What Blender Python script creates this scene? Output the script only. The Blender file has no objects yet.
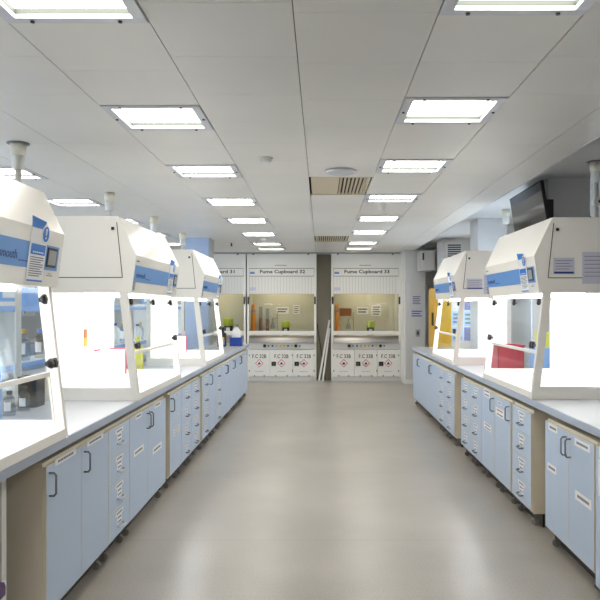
import bpy, bmesh, math, random
from mathutils import Matrix, Vector

random.seed(7)
S = bpy.context.scene
COL = S.collection
KF = 1.175                      # depth scale (focal length of the fitted camera)
CEIL = 2.744
BENCH = 0.925
def Y(d): return d * KF

# ------------------------------------------------------------------ materials
MATS = {}
def lin(c):
    c = c / 255.0
    return c / 12.92 if c <= 0.04045 else ((c + 0.055) / 1.055) ** 2.4
def mat(name, rgb, rough=0.5, metal=0.0, noise=0.0, nscale=6.0, emit=0.0, bump=0.0, coat=0.0):
    if name in MATS: return MATS[name]
    m = bpy.data.materials.new(name); m.use_nodes = True
    nt = m.node_tree; p = nt.nodes['Principled BSDF']
    col = (lin(rgb[0]), lin(rgb[1]), lin(rgb[2]), 1)
    p.inputs['Base Color'].default_value = col
    p.inputs['Roughness'].default_value = rough
    p.inputs['Metallic'].default_value = metal
    if coat: p.inputs['Coat Weight'].default_value = coat
    if emit:
        p.inputs['Emission Color'].default_value = col
        p.inputs['Emission Strength'].default_value = emit
    if noise or bump:
        tc = nt.nodes.new('ShaderNodeTexCoord'); n = nt.nodes.new('ShaderNodeTexNoise')
        n.inputs['Scale'].default_value = nscale; n.inputs['Detail'].default_value = 4
        nt.links.new(tc.outputs['Object'], n.inputs['Vector'])
        if noise:
            mx = nt.nodes.new('ShaderNodeMix'); mx.data_type = 'RGBA'
            mx.inputs['A'].default_value = tuple(c * (1 - noise) for c in col[:3]) + (1,)
            mx.inputs['B'].default_value = tuple(min(1, c * (1 + noise)) for c in col[:3]) + (1,)
            nt.links.new(n.outputs['Fac'], mx.inputs['Factor'])
            nt.links.new(mx.outputs['Result'], p.inputs['Base Color'])
        if bump:
            b = nt.nodes.new('ShaderNodeBump'); b.inputs['Strength'].default_value = bump
            nt.links.new(n.outputs['Fac'], b.inputs['Height']); nt.links.new(b.outputs['Normal'], p.inputs['Normal'])
    MATS[name] = m
    return m

def glass_mat(name, tint=(240, 246, 250), spec=0.07):
    if name in MATS: return MATS[name]
    m = bpy.data.materials.new(name); m.use_nodes = True
    nt = m.node_tree; nt.nodes.clear()
    out = nt.nodes.new('ShaderNodeOutputMaterial')
    tr = nt.nodes.new('ShaderNodeBsdfTransparent'); tr.inputs['Color'].default_value = tuple(lin(c) for c in tint) + (1,)
    gl = nt.nodes.new('ShaderNodeBsdfGlossy'); gl.inputs['Roughness'].default_value = 0.03
    lw = nt.nodes.new('ShaderNodeLayerWeight'); lw.inputs['Blend'].default_value = 0.12
    mu = nt.nodes.new('ShaderNodeMath'); mu.operation = 'MULTIPLY_ADD'
    mu.inputs[1].default_value = 0.22; mu.inputs[2].default_value = spec * 0.4
    mx = nt.nodes.new('ShaderNodeMixShader')
    nt.links.new(lw.outputs['Facing'], mu.inputs[0]); nt.links.new(mu.outputs[0], mx.inputs[0])
    nt.links.new(tr.outputs[0], mx.inputs[1]); nt.links.new(gl.outputs[0], mx.inputs[2])
    nt.links.new(mx.outputs[0], out.inputs[0])
    MATS[name] = m
    return m

def floor_mat():
    m = bpy.data.materials.new('vinyl_floor'); m.use_nodes = True
    nt = m.node_tree; p = nt.nodes['Principled BSDF']; L = nt.links
    tc = nt.nodes.new('ShaderNodeTexCoord')
    big = nt.nodes.new('ShaderNodeTexNoise'); big.inputs['Scale'].default_value = 1.1; big.inputs['Detail'].default_value = 5
    spk = nt.nodes.new('ShaderNodeTexNoise'); spk.inputs['Scale'].default_value = 110; spk.inputs['Detail'].default_value = 3
    L.new(tc.outputs['Object'], big.inputs['Vector']); L.new(tc.outputs['Object'], spk.inputs['Vector'])
    r1 = nt.nodes.new('ShaderNodeValToRGB')
    r1.color_ramp.elements[0].position = .3; r1.color_ramp.elements[0].color = (lin(162), lin(157), lin(150), 1)
    r1.color_ramp.elements[1].position = .7; r1.color_ramp.elements[1].color = (lin(179), lin(174), lin(166), 1)
    L.new(big.outputs['Fac'], r1.inputs[0])
    r2 = nt.nodes.new('ShaderNodeValToRGB')
    r2.color_ramp.elements[0].position = .36; r2.color_ramp.elements[0].color = (.8, .79, .78, 1)
    r2.color_ramp.elements[1].position = .62; r2.color_ramp.elements[1].color = (1.0, 1.0, 1.0, 1)
    L.new(spk.outputs['Fac'], r2.inputs[0])
    mu = nt.nodes.new('ShaderNodeMix'); mu.data_type = 'RGBA'; mu.blend_type = 'MULTIPLY'; mu.inputs['Factor'].default_value = 1
    L.new(r1.outputs[0], mu.inputs['A']); L.new(r2.outputs[0], mu.inputs['B'])
    # welded sheet seams across the room
    br = nt.nodes.new('ShaderNodeTexBrick'); br.offset = 0
    br.inputs['Scale'].default_value = 1; br.inputs['Brick Width'].default_value = 40; br.inputs['Row Height'].default_value = 1.95
    br.inputs['Mortar Size'].default_value = .004; br.inputs['Mortar Smooth'].default_value = .3
    br.inputs['Color1'].default_value = (1, 1, 1, 1); br.inputs['Color2'].default_value = (1, 1, 1, 1); br.inputs['Mortar'].default_value = (.8, .79, .78, 1)
    mp = nt.nodes.new('ShaderNodeMapping'); mp.inputs['Location'].default_value = (20, 1.07, 0)
    L.new(tc.outputs['Object'], mp.inputs['Vector']); L.new(mp.outputs[0], br.inputs['Vector'])
    m2 = nt.nodes.new('ShaderNodeMix'); m2.data_type = 'RGBA'; m2.blend_type = 'MULTIPLY'; m2.inputs['Factor'].default_value = 1
    L.new(mu.outputs['Result'], m2.inputs['A']); L.new(br.outputs['Color'], m2.inputs['B'])
    L.new(m2.outputs['Result'], p.inputs['Base Color'])
    p.inputs['Roughness'].default_value = .3
    bp = nt.nodes.new('ShaderNodeBump'); bp.inputs['Strength'].default_value = .04
    L.new(spk.outputs['Fac'], bp.inputs['Height']); L.new(bp.outputs['Normal'], p.inputs['Normal'])
    return m

def ceiling_mat():
    m = bpy.data.materials.new('perforated_ceiling_pan'); m.use_nodes = True
    nt = m.node_tree; p = nt.nodes['Principled BSDF']; L = nt.links
    tc = nt.nodes.new('ShaderNodeTexCoord')
    n = nt.nodes.new('ShaderNodeTexNoise'); n.inputs['Scale'].default_value = .8; n.inputs['Detail'].default_value = 3
    L.new(tc.outputs['Object'], n.inputs['Vector'])
    r = nt.nodes.new('ShaderNodeValToRGB')
    r.color_ramp.elements[0].position = .3; r.color_ramp.elements[0].color = (lin(218), lin(215), lin(210), 1)
    r.color_ramp.elements[1].position = .7; r.color_ramp.elements[1].color = (lin(228), lin(225), lin(220), 1)
    L.new(n.outputs['Fac'], r.inputs[0])
    L.new(r.outputs[0], p.inputs['Base Color'])
    p.inputs['Roughness'].default_value = .38
    return m

M_floor = floor_mat()
M_ceil = ceiling_mat()
M_wall = mat('painted_wall', (206, 206, 206), .7, noise=.03)
M_wallblue = mat('pale_blue_wall', (172, 190, 222), .7, noise=.03)
M_olive = mat('olive_panel', (128, 122, 106), .6, noise=.05)
M_hood = mat('hood_white', (245, 242, 235), .22, noise=.01)
M_hoodin = mat('hood_liner_white', (246, 246, 246), .45)
M_band = mat('hood_blue_band', (88, 148, 216), .35)
M_navy = mat('navy_print', (36, 62, 128), .5)
M_bright = mat('bright_blue_print', (12, 116, 206), .45)
M_black = mat('black_plastic', (28, 28, 30), .4)
M_dark = mat('dark_gap', (46, 45, 44), .7)
M_paper = mat('white_paper', (240, 240, 242), .7)
M_lilac = mat('pale_lilac_paper', (205, 205, 222), .7)
M_ink = mat('grey_print', (112, 114, 122), .7)
M_inkdark = mat('dark_print', (64, 64, 68), .6)
M_cream = mat('cream_carcass', (226, 216, 196), .55, noise=.02)
M_door = mat('pale_blue_laminate', (186, 202, 223), .42, noise=.015)
M_top = mat('light_grey_worktop', (168, 169, 174), .3, noise=.02, nscale=40)
M_edge = mat('blue_grey_edging', (174, 184, 200), .45)
M_steel = mat('brushed_steel', (150, 148, 144), .32, 1.0)
M_handle = mat('grey_metal_handle', (122, 124, 130), .4, .5)
M_alu = mat('aluminium_trim', (206, 208, 214), .42, .35)
M_diff = mat('light_diffuser', (255, 250, 240), .5, emit=6.0)
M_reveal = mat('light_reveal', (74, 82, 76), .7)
M_lamp = mat('hood_lamp', (255, 255, 255), .5, emit=7.0)
M_fclamp = mat('cupboard_lamp', (255, 240, 208), .5, emit=6.0)
M_fc = mat('cupboard_white', (232, 230, 224), .4, noise=.01)
M_fcgrey = mat('cupboard_light_grey', (206, 205, 202), .45, noise=.02)
M_liner = mat('cupboard_liner', (202, 200, 182), .5, noise=.03)
M_glass = glass_mat('clear_pane', (251, 253, 254), .04)
M_glass2 = glass_mat('sash_pane', (238, 239, 238), .08)
M_pvc = mat('white_pvc', (226, 226, 222), .4)
M_pvccream = mat('cream_pvc', (232, 227, 210), .45)
M_ventb = mat('vent_beige', (200, 186, 160), .55, noise=.06, nscale=20)
M_red = mat('red_plastic', (220, 44, 76), .35)
M_redline = mat('red_tape', (214, 62, 84), .5)
M_labelprint = mat('label_print', (126, 126, 134), .7)
M_redprint = mat('faded_red_print', (196, 96, 104), .6)
M_yellow = mat('yellow_paint', (226, 176, 48), .4)
M_orange = mat('orange_plastic', (240, 150, 32), .4)
M_brown = mat('brown_board', (150, 92, 46), .6, noise=.1, nscale=30)
M_green = mat('lime_green_plastic', (178, 196, 40), .4)
M_lime = mat('lime_yellow', (226, 222, 84), .5)
M_blue = mat('blue_plastic', (20, 72, 176), .35)
M_lblue = mat('light_blue_plastic', (132, 172, 228), .4)
M_clear = glass_mat('bottle_clear', (226, 232, 238), .2)
M_purple = mat('purple_plastic', (92, 52, 110), .4)
M_screen = mat('tv_screen', (30, 29, 29), .1)
M_box = mat('brown_cardboard', (150, 116, 80), .75, noise=.06, nscale=12)
M_poster = mat('pale_blue_poster', (150, 190, 236), .6)
M_poster2 = mat('deep_blue_poster', (92, 112, 200), .6)
M_rubber = mat('castor_grey', (140, 136, 130), .6)
M_blind = mat('dark_blind', (58, 56, 58), .7)
M_lgrey = mat('grey_cover', (160, 162, 162), .6)

# ------------------------------------------------------------------ mesh builder
WM = {}
class B:
    def __init__(self): self.bm = bmesh.new(); self.mats = []
    def mi(self, m):
        if m not in self.mats: self.mats.append(m)
        return self.mats.index(m)
    def _faces(self, faces, m, smooth=False):
        i = self.mi(m)
        for f in faces:
            f.material_index = i; f.smooth = smooth
    def box(self, a, b, m, M=None):
        x0, x1 = sorted((a[0], b[0])); y0, y1 = sorted((a[1], b[1])); z0, z1 = sorted((a[2], b[2]))
        cs = [(x0,y0,z0),(x1,y0,z0),(x1,y1,z0),(x0,y1,z0),(x0,y0,z1),(x1,y0,z1),(x1,y1,z1),(x0,y1,z1)]
        vs = [self.bm.verts.new((M @ Vector(c)) if M else c) for c in cs]
        fs = [self.bm.faces.new([vs[i] for i in q]) for q in ((3,2,1,0),(4,5,6,7),(0,1,5,4),(1,2,6,5),(2,3,7,6),(3,0,4,7))]
        self._faces(fs, m); return self
    def prism(self, poly, a0, a1, m, axis='x', M=None):
        """polygon in the two other axes, extruded along axis from a0 to a1"""
        def P(u, v, a):
            c = {'x': (a, u, v), 'y': (u, a, v), 'z': (u, v, a)}[axis]
            return (M @ Vector(c)) if M else c
        A = [self.bm.verts.new(P(u, v, a0)) for u, v in poly]; C = [self.bm.verts.new(P(u, v, a1)) for u, v in poly]
        n = len(poly)
        fs = [self.bm.faces.new(A[::-1]), self.bm.faces.new(C)]
        for i in range(n):
            fs.append(self.bm.faces.new((A[i], A[(i+1) % n], C[(i+1) % n], C[i])))
        self._faces(fs, m); return self
    def lathe(self, prof, c, m, seg=20, M=None, lobes=0, amp=0):
        """profile [(r, h)] revolved about +z through c; closed at both ends"""
        rings = []
        for r, h in prof:
            ring = []
            for k in range(seg):
                t = 2 * math.pi * k / seg
                rr = r * (1 + amp * math.cos(lobes * t)) if lobes else r
                v = Vector((c[0] + rr * math.cos(t), c[1] + rr * math.sin(t), c[2] + h))
                ring.append(self.bm.verts.new((M @ v) if M else v))
            rings.append(ring)
        fs = [self.bm.faces.new(rings[0][::-1]), self.bm.faces.new(rings[-1])]
        self._faces(fs, m)
        sm = []
        for a, b in zip(rings, rings[1:]):
            for k in range(seg):
                sm.append(self.bm.faces.new((a[k], a[(k+1) % seg], b[(k+1) % seg], b[k])))
        self._faces(sm, m, True); return self
    def tube(self, pts, r, m, seg=8):
        pts = [Vector(p) for p in pts]
        rings = []; prev = None
        for i, p in enumerate(pts):
            d = ((pts[min(i+1, len(pts)-1)] - p).normalized() + (p - pts[max(i-1, 0)]).normalized())
            d.normalize()
            ref = prev if prev is not None else (Vector((0,0,1)) if abs(d.z) < .9 else Vector((1,0,0)))
            n = (ref - d * ref.dot(d)).normalized(); prev = n; bq = d.cross(n)
            rings.append([self.bm.verts.new(p + r * (math.cos(2*math.pi*k/seg) * n + math.sin(2*math.pi*k/seg) * bq)) for k in range(seg)])
        fs = [self.bm.faces.new(rings[0][::-1]), self.bm.faces.new(rings[-1])]
        for a, b in zip(rings, rings[1:]):
            for k in range(seg): fs.append(self.bm.faces.new((a[k], a[(k+1) % seg], b[(k+1) % seg], b[k])))
        self._faces(fs, m, True); return self
    def build(self, name, parent=None, local=False, bevel=0.0, base=True):
        bmesh.ops.recalc_face_normals(self.bm, faces=self.bm.faces)
        if bevel:
            es = [e for e in self.bm.edges if len(e.link_faces) == 2 and e.calc_face_angle(0) > .5]
            if es: bmesh.ops.bevel(self.bm, geom=es, offset=bevel, segments=2, profile=.6, affect='EDGES', clamp_overlap=True)
        loc = None
        if parent is not None:
            if not local: self.bm.transform(WM[parent].inverted())
        elif base:
            vs = [v.co for v in self.bm.verts]
            loc = Vector(((min(v.x for v in vs)+max(v.x for v in vs))/2, (min(v.y for v in vs)+max(v.y for v in vs))/2, min(v.z for v in vs)))
            self.bm.transform(Matrix.Translation(-loc))
        me = bpy.data.meshes.new(name); self.bm.to_mesh(me); self.bm.free()
        for m in self.mats: me.materials.append(m)
        o = bpy.data.objects.new(name, me); COL.objects.link(o)
        if parent is not None: o.parent = parent; WM[o] = WM[parent]
        else:
            if loc: o.location = loc
            WM[o] = Matrix.Translation(loc) if loc else Matrix.Identity(4)
        return o

def tag(o, label, cat, group=None, kind=None):
    if kind: o['kind'] = kind
    if label: o['label'] = label
    if cat: o['category'] = cat
    if group: o['group'] = group
    return o
def thing(name, label, cat, loc=(0,0,0), rz=0.0, group=None):
    o = bpy.data.objects.new(name, None); o.empty_display_size = .05; COL.objects.link(o)
    o.location = loc; o.rotation_euler = (0, 0, rz)
    WM[o] = Matrix.Translation(loc) @ Matrix.Rotation(rz, 4, 'Z')
    return tag(o, label, cat, group)
def structure(b, name, bevel=0):
    o = b.build(name, bevel=bevel, base=False); o['kind'] = 'structure'; return o
def copy_tree(o, parent=None, skip=()):
    c = o.copy(); COL.objects.link(c); c.parent = parent
    WM[c] = WM[o]
    for ch in list(o.children):
        if not any(ch.name.startswith(s) for s in skip): copy_tree(ch, c, skip)
    return c

def text(s, width, M, m, parent, name='lettering', depth=.0015, height=None, local=False, bold=0.0):
    """lettering centred on the origin of M, M's x along the line and y up, z out of the surface"""
    cu = bpy.data.curves.new(name, 'FONT'); cu.body = s; cu.align_x = 'CENTER'; cu.align_y = 'CENTER'
    cu.extrude = depth; cu.offset = bold; cu.resolution_u = 2
    t = bpy.data.objects.new(name + '_curve', cu); COL.objects.link(t)
    dg = bpy.context.evaluated_depsgraph_get(); dg.update()
    me = bpy.data.meshes.new_from_object(t.evaluated_get(dg))
    bpy.data.objects.remove(t); bpy.data.curves.remove(cu)
    xs = [v.co.x for v in me.vertices]; ys = [v.co.y for v in me.vertices]
    cx, cy = (min(xs)+max(xs))/2, (min(ys)+max(ys))/2
    sx = width / (max(xs)-min(xs)); sy = sx if not height else height / (max(ys)-min(ys))
    me.transform(Matrix.Diagonal((sx, sy, 1, 1)) @ Matrix.Translation((-cx, -cy, 0)))
    MM = M if local else WM[parent].inverted() @ M
    me.transform(MM)
    me.materials.clear(); me.materials.append(m); me.name = name
    o = bpy.data.objects.new(name, me); COL.objects.link(o); o.parent = parent; WM[o] = WM[parent]
    return o

def basis(o, u, v):
    u = Vector(u).normalized(); v = Vector(v).normalized(); n = u.cross(v)
    return Matrix(((u.x, v.x, n.x, o[0]), (u.y, v.y, n.y, o[1]), (u.z, v.z, n.z, o[2]), (0,0,0,1)))

# ------------------------------------------------------------------ the room
XL, XR, YF, YB = -6.2, 2.95, -6.6, 16.05
structure(B().box((XL-.1, YF-.1, -.1), (XR+.1, YB+.1, 0), M_floor), 'floor')

LC = {'left': (-1.28, -.70), 'right': (.466, 1.045), 'bay': (-3.045, -2.47), 'far': (-5.37, -4.79)}
far_left = [2.45, 3.935, 5.38, 6.87, 8.32, 9.82, 11.26, 12.2]
far_right = [2.384, 3.8, 5.19, 6.65, 8.12, 9.57, 11.1, 12.13]
far_bay = [3.92, 5.45, 6.91, 8.36, 9.84, 11.28]
far_out = [3.92, 6.86, 9.8]  # row added to light the left side of the room
BEHIND = [-4.4, -2.94, -1.47, 0.0, 1.0]          # unseen rows added past the viewpoint to brighten the hood sides
LIGHTS = {'left': BEHIND + far_left, 'right': BEHIND + far_right, 'bay': far_bay, 'far': far_out}
vents = [(5.37, 6.24), (9.84, 10.72)]
xs = [XL, -5.37, -4.79, -4.21, -3.63, -3.045, -2.47, -1.89, -1.28, -.70, -.11, .466, 1.045, 1.62, 1.90]
c = B()
G = .0022
def strip(x0, x1, y0, y1, n):
    for k in range(n):
        a = y0 + (y1 - y0) * k / n; b2 = y0 + (y1 - y0) * (k + 1) / n
        c.box((x0 + G, a + .0012, CEIL), (x1 - G, b2 - .0012, CEIL + .02), M_ceil)
for x0, x1 in zip(xs, xs[1:]):
    holes = []
    for k, (a, b2) in LC.items():
        if abs(a - x0) < .01: holes = [(Y(f - .475), Y(f)) for f in LIGHTS[k]]
    if abs(x0 + .11) < .01: holes = [(Y(a), Y(b2)) for a, b2 in vents]
    y = YF
    for a, b2 in holes + [(YB, YB)]:
        if a - y > .05: strip(x0, x1, y, a, max(1, round((a - y) / .576)))
        y = b2
c.box((XL - .1, YF - .1, CEIL + .10), (1.90, YB + .1, CEIL + .2), M_dark)      # void above the pans
c.box((1.895, YF - .1, CEIL - .004), (1.915, YB + .1, CEIL + .2), M_alu)        # edge trim of the suspended ceiling
c.box((1.915, YF - .1, 2.86), (XR + .1, YB + .1, 2.96), M_wall)                # higher plain soffit by the windows
structure(c, 'ceiling')

# walls; the outer walls have window openings
def wall_with_windows(name, x0, x1, wins, m, z0=1.0, z1=2.4):
    b = B(); y = YF - .1
    for a, e in wins:
        b.box((x0, y, 0), (x1, a, 3.0), m)
        b.box((x0, a, 0), (x1, e, z0), m); b.box((x0, a, z1), (x1, e, 3.0), m)
        y = e
    b.box((x0, y, 0), (x1, YB + .1, 3.0), m)
    structure(b, name)
lw = [(2.0, 4.6), (6.2, 8.8), (10.4, 13.0)]
wall_with_windows('wall_left', XL - .15, XL, lw, M_wall)
rw = [(7.7, 9.9), (11.0, 12.9)]
wall_with_windows('wall_right', XR, XR + .15, rw, M_wall, 1.05, 2.6)
structure(B().box((XL, YB, 0), (XR, YB + .1, 3.0), M_wall), 'wall_back')
structure(B().box((XL, YF - .1, 0), (XR, YF, 3.0), M_wall), 'wall_front')
n = 0
for x, sgn, wins, z0, z1 in ((XL, -1, lw, 1.0, 2.4), (XR, 1, rw, 1.05, 2.6)):
    for a, e in wins:
        n += 1
        w = bpy.data.objects.new('window_%d' % n, None); COL.objects.link(w); w.location = (x, (a+e)/2, z0); WM[w] = Matrix.Translation(w.location)
        w['kind'] = 'structure'
        xa, xb = x + sgn * .03, x + sgn * .09
        b = B()
        for yy in (a, (a+e)/2 - .03, e - .06): b.box((xa, yy, z0), (xb, yy + .06, z1), M_pvc)
        b.box((xa, a, z0), (xb, e, z0 + .06), M_pvc); b.box((xa, a, z1 - .06), (xb, e, z1), M_pvc)
        b.build('window_frame', w)
        B().box((x + sgn * .055, a + .05, z0 + .05), (x + sgn * .065, e - .05, z1 - .05), M_glass).build('pane', w)
        if sgn > 0:
            B().box((x + .005, a + .02, z0 + .95), (x + .02, e - .02, z1 - .02), M_blind).build('blind', w)

# painted columns along the window side
for k, d in enumerate((5.95, 8.62, 11.2)):
    structure(B().box((2.25, Y(d), 0), (2.67 if k < 2 else XR, Y(d) + .5, 2.86), M_wall), 'trim_%d' % (k + 1), .004)
# pale blue column in the left bay
structure(B().box((-2.29, Y(10.1), 0), (-1.895, Y(10.1) + .45, CEIL), M_wallblue).box((-1.895, Y(10.1)-.005, 0), (-1.87, Y(10.1) + .45, CEIL), M_lgrey), 'trim_4', .003)
# wall block to the right of the fume cupboards
structure(B().box((1.735, Y(12.3), 0), (2.14, YB, 2.86), M_wall).box((1.70, Y(12.36), 0), (1.735, YB, 2.72), M_pvc), 'trim_5', .004)
structure(B().box((1.728, Y(12.3) - .012, 0), (2.14, Y(12.3), .09), M_pvc), 'baseboard_back')
# recessed olive panel between the two fume cupboards
structure(B().box((-.098, Y(12.8) + .25, 0), (.218, Y(12.8) + .3, CEIL), M_olive), 'trim_6')
# rail over the cupboards
structure(B().box((-3.2, Y(12.8) - .03, 2.722), (1.69, Y(12.8) + .9, CEIL), M_lgrey), 'trim_7')
# plain wall and slatted blind in the recess beyond the right-hand bench
structure(B().box((2.14, Y(12.9), 0), (XR, Y(12.9) + .1, 2.86), M_wall), 'wall_right_return')

# ------------------------------------------------------------------ ceiling fittings
def make_light(x0, x1):
    w = x1 - x0; L = .475 * KF
    t = thing('ceiling_light', '', 'light')
    b = B(); f = .05; hx, hy = w/2 - .004, L/2 - .004
    for a, e in (((-hx, -hy), (hx, -hy + f)), ((-hx, hy - f), (hx, hy)), ((-hx, -hy + f), (-hx + f, hy - f)), ((hx - f, -hy + f), (hx, hy - f))):
        b.box((a[0], a[1], -.008), (e[0], e[1], .012), M_alu)
    b.build('frame', t, local=True, bevel=.002)
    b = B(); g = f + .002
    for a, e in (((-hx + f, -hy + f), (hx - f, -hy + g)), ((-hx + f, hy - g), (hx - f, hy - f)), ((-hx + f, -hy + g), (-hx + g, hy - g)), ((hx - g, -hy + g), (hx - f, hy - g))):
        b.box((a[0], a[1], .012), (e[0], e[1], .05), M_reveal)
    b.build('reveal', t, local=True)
    B().box((-hx + g, -hy + g, .032), (hx - g, hy - g, .042), M_diff).build('diffuser', t, local=True)
    for sx, sy in ((-.62, -.92), (.62, -.92), (-.62, .92), (.62, .92), (-.93, 0), (.93, 0)):
        B().lathe([(.009, -.014), (.009, -.007)], (sx * hx, sy * hy, 0), M_black, 10).build('screw', t, local=True)
    return t
ordn = ['first', 'second', 'third', 'fourth', 'fifth', 'sixth', 'seventh', 'eighth']
proto = None
for key, (x0, x1) in LC.items():
    for i, f in enumerate(LIGHTS[key]):
        if proto is None: proto = o = make_light(-1.28, -.70)
        else: o = copy_tree(proto)
        o.location = ((x0 + x1) / 2, Y(f) - .475 * KF / 2, CEIL)
        i -= len(BEHIND) if key in ('left', 'right') else 0
        if i < 0:
            o['label'] = 'recessed square ceiling light of the %s row, added out of view over the front part of the room' % key; o['group'] = 'ceiling lights of the %s row added out of view over the front of the room' % key
        elif key in ('left', 'right'):
            o['label'] = 'recessed square ceiling light, %s from the front of the %s row above the aisle' % (ordn[i], key)
            o['group'] = 'ceiling lights in the %s aisle row' % key
        elif key == 'bay':
            o['label'] = 'recessed ceiling light above the left bay beyond the hoods, %s of its row' % ordn[i]
            o['group'] = 'ceiling lights over the left bay'
        else:
            o['label'] = 'recessed ceiling light added far out to light the left windows bay, %s of its row' % ordn[i]
            o['group'] = 'added ceiling lights over the window bay'

for i, (a, e) in enumerate(vents):
    t = thing('ceiling_vent', ['beige half slotted ceiling vent, the larger and nearer one', 'beige slotted ceiling vent far off near the fume cupboards'][i], 'vent', (.178, Y((a + e) / 2), CEIL), group='ceiling vents')
    hx, hy = .27, (Y(e) - Y(a)) / 2 - .01
    b = B()
    b.box((-hx, -hy, 0), (hx, -hy + .03, .02), M_ventb); b.box((-hx, hy - .03, 0), (hx, hy, .02), M_ventb)
    b.box((-hx, -hy, 0), (-hx + .03, hy, .02), M_ventb); b.box((hx - .03, -hy, 0), (hx, hy, .02), M_ventb)
    b.build('frame', t, local=True)
    mid = -.0 if i == 0 else -hx
    if i == 0: B().box((-hx + .03, -hy + .03, .003), (-.01, hy - .03, .015), M_ventb).build('blanking_plate', t, local=True)
    b = B(); x = mid + .035 if i else .0
    while x < hx - .045:
        b.box((x, -hy + .03, .002), (x + .018, hy - .03, .02), M_ventb); x += .036
    b.build('louvre', t, local=True)
    B().box((-hx + .01, -hy + .01, .05), (hx - .01, hy - .01, .06), M_dark).build('plenum', t, local=True)
tag(B().lathe([(.135, -.004), (.125, -.022), (.09, -.026), (.08, -.014), (.05, -.03), (.03, -.032)][::-1], (.17, Y(5.12), CEIL), M_alu, 28).build('ceiling_diffuser'), 'round flat air diffuser on the ceiling beside the larger vent', 'vent')
def detector(x, y, lab):
    t = thing('smoke_detector', lab, 'detector', (x, y, CEIL), group='smoke detectors')
    B().lathe([(.055, -.016), (.055, 0)], (0, 0, 0), M_pvc, 20).build('base', t, local=True)
    B().lathe([(.022, -.042), (.042, -.032), (.045, -.016)], (0, 0, 0), M_pvc, 20).build('head', t, local=True)
detector(-.43, Y(4.68), 'white smoke detector on the ceiling between the two light rows')
detector(-.99, Y(10.15), 'white smoke detector far off in the left row of lights')
t = thing('sprinkler', 'small dark sprinkler head on the ceiling above the far left bench', 'sprinkler', (-1.62, Y(10.85), CEIL - .0005))
B().lathe([(.035, -.008), (.035, 0)], (0,0,0), M_alu, 16).build('plate', t, local=True)
B().lathe([(.02, -.06), (.022, -.05), (.01, -.045), (.012, -.008)], (0,0,0), M_black, 12).build('nozzle', t, local=True)

# service poles
def service_pole(x, y, ztop, lab, ring=False, joint=False):
    t = thing('service_pole', lab, 'pole', (x, y, 0), group='ceiling service poles')
    B().lathe([(.022, 0), (.022, ztop - .02)], (0, 0, 0), M_pvc, 16).build('pipe', t, local=True)
    B().lathe([(.040, ztop - .19), (.043, ztop - .18), (.045, ztop - .002)], (0, 0, 0), M_pvc, 18).build('sleeve', t, local=True)
    B().lathe([(.052, ztop - .09), (.054, ztop - .005)], (0, 0, 0), M_pvccream, 18).build('collar', t, local=True)
    if ring: B().lathe([(.078, ztop - .006), (.078, ztop - .001)], (0, 0, 0), M_handle, 22).build('ceiling_ring', t, local=True)
    if joint:
        R = Matrix.Rotation(math.pi/2, 4, 'X')
        B().lathe([(.045, -.035), (.045, .035)], (0, 0, 0), M_pvc, 20, Matrix.Translation((0.01, -.02, ztop - .36)) @ R).build('joint', t, local=True)
        B().lathe([(.014, .0), (.014, .03)], (0, 0, 0), M_black, 12, Matrix.Translation((0.01, -.05, ztop - .36)) @ R).build('bolt', t, local=True)
service_pole(-2.15, Y(4.26), CEIL, 'white pipe from the ceiling behind the nearest left hood', True)
service_pole(-2.15, Y(6.10), CEIL, 'white pipe from the ceiling by the near end of the middle left hood top')
service_pole(-2.15, Y(7.72), CEIL, 'white pipe from the ceiling between the second and third left hoods')
service_pole(-2.18, Y(9.45), CEIL, 'white pipe from the ceiling beside the pale blue column')
service_pole(2.42, Y(5.28), 2.86, 'white pipe with a bolted joint at the right edge behind the near right hood', True, True)
service_pole(2.42, Y(7.85), 2.86, 'white pipe with cream collar at the far side of the television')

# ------------------------------------------------------------------ benches
def bench(s, front, back, y0, y1, lab):
    t = thing('lab_bench', lab, 'bench', (s * (front + back) / 2, (y0 + y1) / 2, 0), group='lab benches')
    B().box((s * (front + .006), y0, BENCH - .045), (s * back, y1, BENCH), M_top).build('worktop', t)
    B().box((s * front, y0, BENCH - .048), (s * (front + .006), y1, BENCH - .001), M_edge).build('front_edging', t, bevel=.002)
    B().box((s * (front + .07), y0, BENCH - .079), (s * (front + .11), y1, BENCH - .045), M_dark).build('support_rail', t)
    return t
bench_l = bench(-1, 1.285, 2.0, .6, Y(10.7), 'long blue-edged lab bench running along the left side of the aisle')
bench_r = bench(1, 1.495, 2.2, .6, Y(9.82), 'long blue-edged lab bench running along the right side of the aisle')
def bench_frame(xa, xb, y, lab):
    t = thing('support_frame', lab, 'frame', ((xa + xb) / 2, y, 0), group='bench support frames')
    for x in (xa, xb): B().box((x - .03, y - .025, 0), (x + .03, y + .025, .846), M_pvc).build('leg', t, bevel=.004)
    B().box((min(xa, xb) + .03, y - .02, .80), (max(xa, xb) - .03, y + .02, .846), M_pvc).build('crossbar', t)
bench_frame(-1.43, -1.9, 3.115, 'white support frame under the near left end of the bench')
bench_frame(1.62, 2.1, 1.2, 'white support frame under the near right end of the bench')
# service spines behind the two bench runs
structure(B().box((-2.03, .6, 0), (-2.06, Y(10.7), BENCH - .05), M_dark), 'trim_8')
structure(B().box((2.21, .6, 0), (2.23, Y(9.82), BENCH - .05), M_dark), 'trim_9')

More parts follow.
